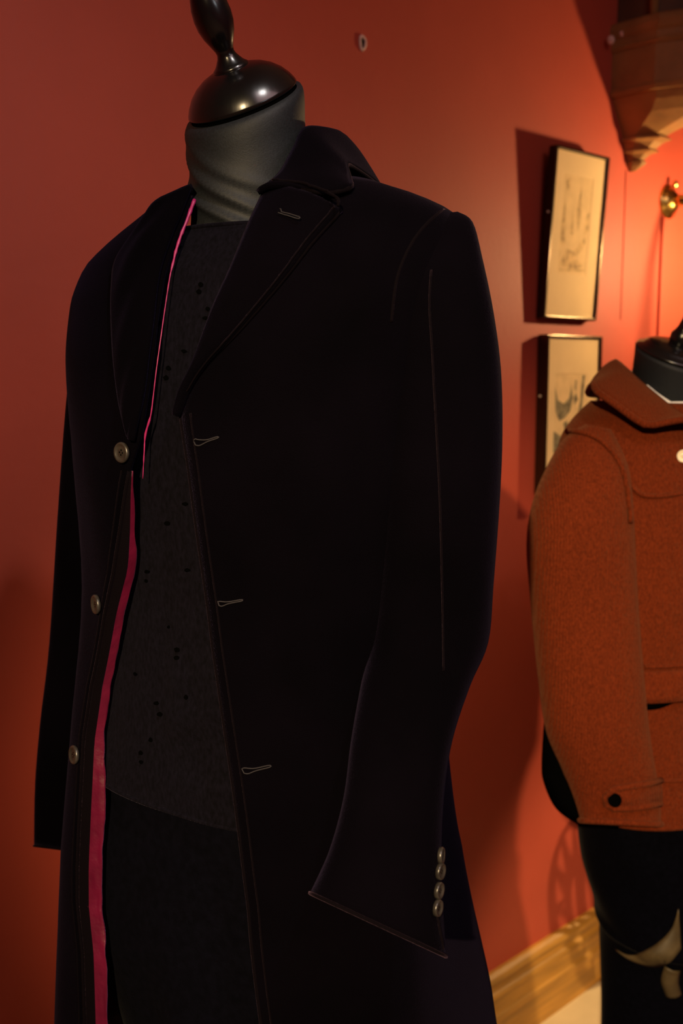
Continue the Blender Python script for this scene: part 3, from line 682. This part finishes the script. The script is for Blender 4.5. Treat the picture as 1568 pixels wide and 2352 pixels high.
rows = [[jf.w(a*math.sin(2*math.pi*j/32), b_*math.cos(2*math.pi*j/32), z) for j in range(32)] for z, a, b_ in ((-0.07, .09, .075), (-0.11, .15, .09), (-0.3, .16, .10), (-0.7, .155, .10))]
vs, fs = grid(rows, True); fs.append(tuple(range(32))); fs.append(tuple(reversed(range(96, 128)))); mk('torso', vs, fs, 'jersey', d2)
lathe('neck_cap', [(0.0, -0.002), (0.062, -0.002), (0.066, 0.001), (0.064, 0.004), (0.056, 0.006), (0.054, 0.010), (0.046, 0.014), (0.032, 0.018), (0.0, 0.020)], 'lacquer', d2, tc2+NB*0.003, NB, 48)
lathe('finial', [(0.017, 0.018), (0.019, 0.024), (0.019, 0.034), (0.015, 0.040), (0.0125, 0.046), (0.010, 0.060), (0.012, 0.085), (0.0135, 0.105), (0.012, 0.125), (0.008, 0.140), (0.0, 0.15)], 'lacquer', d2, tc2+NB*0.003, (Vector((0, 0, 1))*math.cos(R(22)) + jf.F*math.sin(R(22))), 32)
P0 = jf.w(0, 0, 0)
lathe('stand_pole', [(0.017, -0.65), (0.017, 0.04-EYE)], 'lacquer', d2, P0, (0, 0, 1), 20)
lathe('stand_base', [(0.0, 0.05-EYE), (0.02, 0.05-EYE), (0.03, 0.04-EYE), (0.14, 0.02-EYE), (0.15, -EYE), (0.0, -EYE)], 'lacquer', d2, P0, (0, 0, 1), 40)

# white shirt inside the jacket
ws = thing('white_shirt', 'white shirt with only its collar showing inside the rust jacket', 'shirt', jf.w(0, 0, -0.4))
WR = [jf.w(0.0, -0.072, -0.012), pt(1446, 850, 1.74), pt(1474, 872, 1.69), pt(1510, 903, 1.655), pt(1558, 934, 1.625), pt(1602, 962, 1.61)]
WF = [jf.w(0.0, -0.078, -0.045), pt(1440, 878, 1.74), pt(1464, 893, 1.69), pt(1500, 925, 1.66), pt(1550, 970, 1.63), pt(1596, 1012, 1.615)]
strip('shirt_collar', WR, WF, 'white_cotton', ws, 40, 5, None, 0.003)
WR2 = [jf.w(0.0, -0.072, -0.005), jf.w(0.06, -0.03, -0.015), jf.w(0.066, 0.02, -0.035), pt(1602, 978, 1.60)]
strip('shirt_collar', WR2, [p+Vector((0, 0, -0.03)) for p in WR2], 'white_cotton', ws, 30, 5, None, 0.003)
rows = [[jf.p(z, 2*math.pi*j/48, 0.016) for j in range(48)] for z in (-0.05, -0.07, -0.09, -0.13, -0.25, -0.5)]
vs, fs = grid(rows, True); mk('shirt_body', vs, fs, 'white_cotton', ws)

# rust jacket
jk = thing('wool_jacket', 'rust orange knitted wool jacket with buttoned cuff tab', 'jacket', jf.w(0, 0, -0.76))
thc = 0.0
def jp(z, th, o_=0.0): return jf.p(z, th, -o_)
def jopen(z): return 0.02 + 0.55*max(0, min(1, (z+0.10)/0.10))**1.3
for sg in (-1, 1):
    rows = []
    for i in range(90):
        z = -0.055 - 0.675*i/89; a = sg*jopen(z) if sg < 0 else 0.0+jopen(z)-0.12
        rows.append([jp(z, a + (sg*math.pi-a)*j/40, 0.0) for j in range(41)])
    vs, fs = grid(rows); solid(mk('jacket_front', vs, fs, 'tweed', jk), 0.006, -1 if sg > 0 else 1)
tube('hem_roll', [jp(-0.728, 2*math.pi*j/90, 0.001) for j in range(90)], 0.006, 'tweed', jk, 8, True)
# collar
jr = [pt(1612, 992, 1.585), pt(1561, 955, 1.60), pt(1515, 918, 1.63), pt(1470, 880, 1.66), pt(1440, 852, 1.69), pt(1415, 829, 1.74), jf.w(-0.02, -0.098, -0.004), jf.w(0.03, -0.092, -0.008), jf.w(0.07, -0.04, -0.02), jf.w(0.078, 0.02, -0.045), pt(1622, 996, 1.60)]
jo = [pt(1606, 966, 1.545), pt(1566, 964, 1.545), pt(1515, 973, 1.545), pt(1488, 977, 1.545), pt(1462, 965, 1.552), pt(1408, 926, 1.58), pt(1370, 899, 1.61), pt(1363, 881, 1.66), jf.w(-0.065, -0.118, -0.042), jf.w(0.03, -0.13, -0.045), jf.w(0.13, -0.05, -0.060), jf.w(0.13, 0.05, -0.08), pt(1650, 1000, 1.56)]
strip('collar', jr, jo, 'tweed', jk, 70, 10, lambda u, v: 0.006*math.sin(math.pi*v**0.8), 0.009)
tube('collar_edge', spline(jo, 70), 0.0055, 'tweed', jk, 8)
js = [(1345, 975, 1400, 985, 1.60, 1.2), (1300, 1005, 1425, 1035, 1.595, 1.0), (1262, 1065, 1440, 1085, 1.59, 1.0), (1226, 1150, 1448, 1160, 1.585, .95), (1211, 1250, 1452, 1250, 1.58, .95), (1222, 1400, 1460, 1400, 1.575, .9), (1238, 1560, 1473, 1560, 1.565, .9), (1256, 1680, 1486, 1680, 1.555, .85), (1292, 1765, 1502, 1780, 1.545, .8), (1318, 1835, 1511, 1842, 1.54, .75), (1334, 1884, 1514, 1893, 1.535, .72)]
jsl, jrows = limb('sleeve', js, 'tweed', jk, seg=44, n=2.3, wrinkle=lambda t, th: 0.04*math.sin(5*t*math.pi+2*th), thick=0.006)
tube('cuff_edge', jrows[-1], 0.005, 'tweed', jk, 8, True)
bl_, _r = limb('sleeve_shade', [(1262, 1560, 1330, 1560, 1.60, .8), (1251, 1640, 1340, 1640, 1.60, .9), (1244, 1752, 1350, 1752, 1.595, .9), (1250, 1800, 1370, 1800, 1.58, .95), (1278, 1858, 1385, 1858, 1.57, .95), (1330, 1896, 1420, 1900, 1.56, .9)], 'hole', jk, seg=24, n=2.2)  # black shape standing in for the deep shade under the sleeve
# the other sleeve, mirrored on the wearer's left
rows = []
for i in range(25):
    t = i/24; c = jf.w(0.215+0.045*math.sin(t*1.6), 0.0+0.05*t*t, -0.11-0.62*t); r_ = 0.072-0.012*t
    rows.append([c + jf.L*math.cos(2*math.pi*j/28)*r_*0.8 + jf.F*math.sin(2*math.pi*j/28)*r_ for j in range(28)])
vs, fs = grid(rows, True); fs.append(tuple(range(28))); mk('sleeve', vs, fs, 'tweed', jk)
jst = S_(); jst.tree = on_sleeve(jrows); jst.hit = lambda x, y, off=0.0: Form.hit(jst, x, y, off)
# cuff tab with button
T_ = [(1512, 1790), (1470, 1793), (1405, 1804), (1384, 1826), (1392, 1848), (1420, 1856), (1470, 1852), (1512, 1845)]
pts = [jst.hit(x, y, 0.009) or pt(x, y, 1.53) for x, y in ((1506, 1792), (1470, 1796), (1430, 1801), (1405, 1806), (1388, 1822), (1391, 1842), (1408, 1852), (1440, 1852), (1475, 1848), (1506, 1843))]
cc = sum(pts, Vector())/len(pts)
o = mk('cuff_tab', pts + [cc], [(i, (i+1) % len(pts), len(pts)) for i in range(len(pts))], 'tweed', jk); solid(o, 0.005, 0)
tube('tab_edge', pts, 0.005, 'tweed', jk, 6)
p = jst.hit(1408, 1828, 0.013) or pt(1408, 1828, 1.53); button('tab_button', p, (Vector((0, 0, EYE))-p).normalized(), 0.0105, 'hole', jk)
# seams on the chest: raised lines; pocket flap with its opening
def jl(name, Q, r_, off, m='tweed', n=40): return surf_line(name, jf, Q, m, jk, r_, off+0.006, n)
jl('yoke_seam', [(1452, 1118), (1475, 1137), (1520, 1138), (1567, 1130), (1600, 1124), (1640, 1118)], 0.004, 0.001)
jl('waist_seam', [(1478, 1528), (1520, 1527), (1567, 1524), (1620, 1520)], 0.004, 0.001)
jl('hem_seam', [(1502, 1788), (1535, 1790), (1567, 1788), (1620, 1786)], 0.003, 0.001)
o, _ = surf_strip('pocket_flap', jf, [(1440, 1540), (1567, 1536), (1640, 1532)], [(1442, 1608), (1545, 1603), (1640, 1590)], 'tweed', jk, 24, 6, lambda u, v: 0.009+0.009*v, 0.006)
o, _ = surf_strip('pocket_opening', jf, [(1474, 1604), (1510, 1604), (1545, 1600)], [(1476, 1626), (1510, 1622), (1548, 1606)], 'hole', jk, 16, 3, lambda u, v: 0.0095, 0.002)
P = [min([p for p in (jst.hit(q.x, q.y, 0.003), jf.hit(q.x, q.y, 0.006)) if p is not None] or [None], key=lambda p: p.y if p else 9) for q in spline([Vector((x, y, 0)) for x, y in ((1300, 993), (1345, 998), (1385, 1020), (1420, 1065), (1436, 1120), (1444, 1200))], 40)]
tube('armhole_seam', [p for p in P if p is not None], 0.004, 'tweed', jk, 6)
p = jf.hit(1562, 1050, 0.008)
if p is not None: button('front_button', p, (Vector((0, 0, EYE))-p).normalized(), 0.010, 'pearl', jk)

# black trousers under the jacket
t2 = thing('wool_trousers', 'black trousers gathered at the knee below the rust jacket', 'trousers', jf.w(0, 0, -EYE+0.06))
def leg(secs, name):
    rows = []
    C = [(Vector(jf.w(x, y, z)), r1, r2) for x, y, z, r1, r2 in secs]
    for i in range((len(C)-1)*6+1):
        k = min(i//6, len(C)-2); t = i/6-k
        g = lambda q: cat(C[max(k-1, 0)][q], C[k][q], C[k+1][q], C[min(k+2, len(C)-1)][q], t)
        c, a, b_ = g(0), g(1), g(2)
        rows.append([c + jf.L*math.cos(2*math.pi*j/40)*a*(1+0.02*math.sin(4*2*math.pi*j/40+i*.5)) + jf.F*math.sin(2*math.pi*j/40)*b_*(1+0.03*math.sin(3*2*math.pi*j/40+i*.7)) for j in range(40)])
    vs, fs = grid(rows, True); return mk(name, vs, fs, 'trouser', t2)
leg_r = leg([(-0.030, 0, -0.66, .100, .12), (-0.030, 0, -0.78, .101, .12), (-0.015, 0, -0.88, .095, .115), (0.0, 0.01, -0.97, .086, .112), (0.005, 0.02, -1.00, .086, .118), (0.008, 0.0, -1.035, .076, .092), (0.01, 0, -1.30, .074, .085), (-0.03, 0, 0.03-EYE, .070, .080)], 'trouser_leg')
M['lit_olive'] = mat('lit_fold_olive', (0.065, 0.045, 0.018), 0.55, noise=(30, 0.3, 3))  # lighter cloth colour carries the light caught on the knee folds
lg = S_(); me_ = leg_r.data; lg.tree = BVHTree.FromPolygons([tuple(v.co) for v in me_.vertices], [tuple(p.vertices) for p in me_.polygons]); lg.hit = lambda x, y, off=0.0: Form.hit(lg, x, y, off)
surf_strip('lit_knee_fold', lg, [(1416, 2178), (1450, 2192), (1500, 2172), (1540, 2132), (1556, 2085)], [(1418, 2182), (1455, 2206), (1500, 2218), (1540, 2206), (1562, 2178)], 'lit_olive', t2, 24, 6, lambda u, v: 0.003+0.006*math.sin(math.pi*v)*math.sin(math.pi*u), 0.002)
surf_strip('lit_knee_fold', lg, [(1526, 2216), (1518, 2250), (1530, 2288)], [(1560, 2226), (1556, 2256), (1562, 2282)], 'lit_olive', t2, 16, 5, lambda u, v: 0.003+0.005*math.sin(math.pi*v), 0.002)
leg([(0.14, 0, -0.66, .090, .115), (0.15, 0, -0.78, .095, .115), (0.165, 0, -0.90, .10, .110), (0.13, 0, -1.00, .09, .104), (0.13, 0.015, -1.03, .093, .112), (0.13, 0, -1.07, .078, .090), (0.13, 0, -1.30, .074, .085), (0.13, 0, 0.03-EYE, .070, .080)], 'trouser_leg')
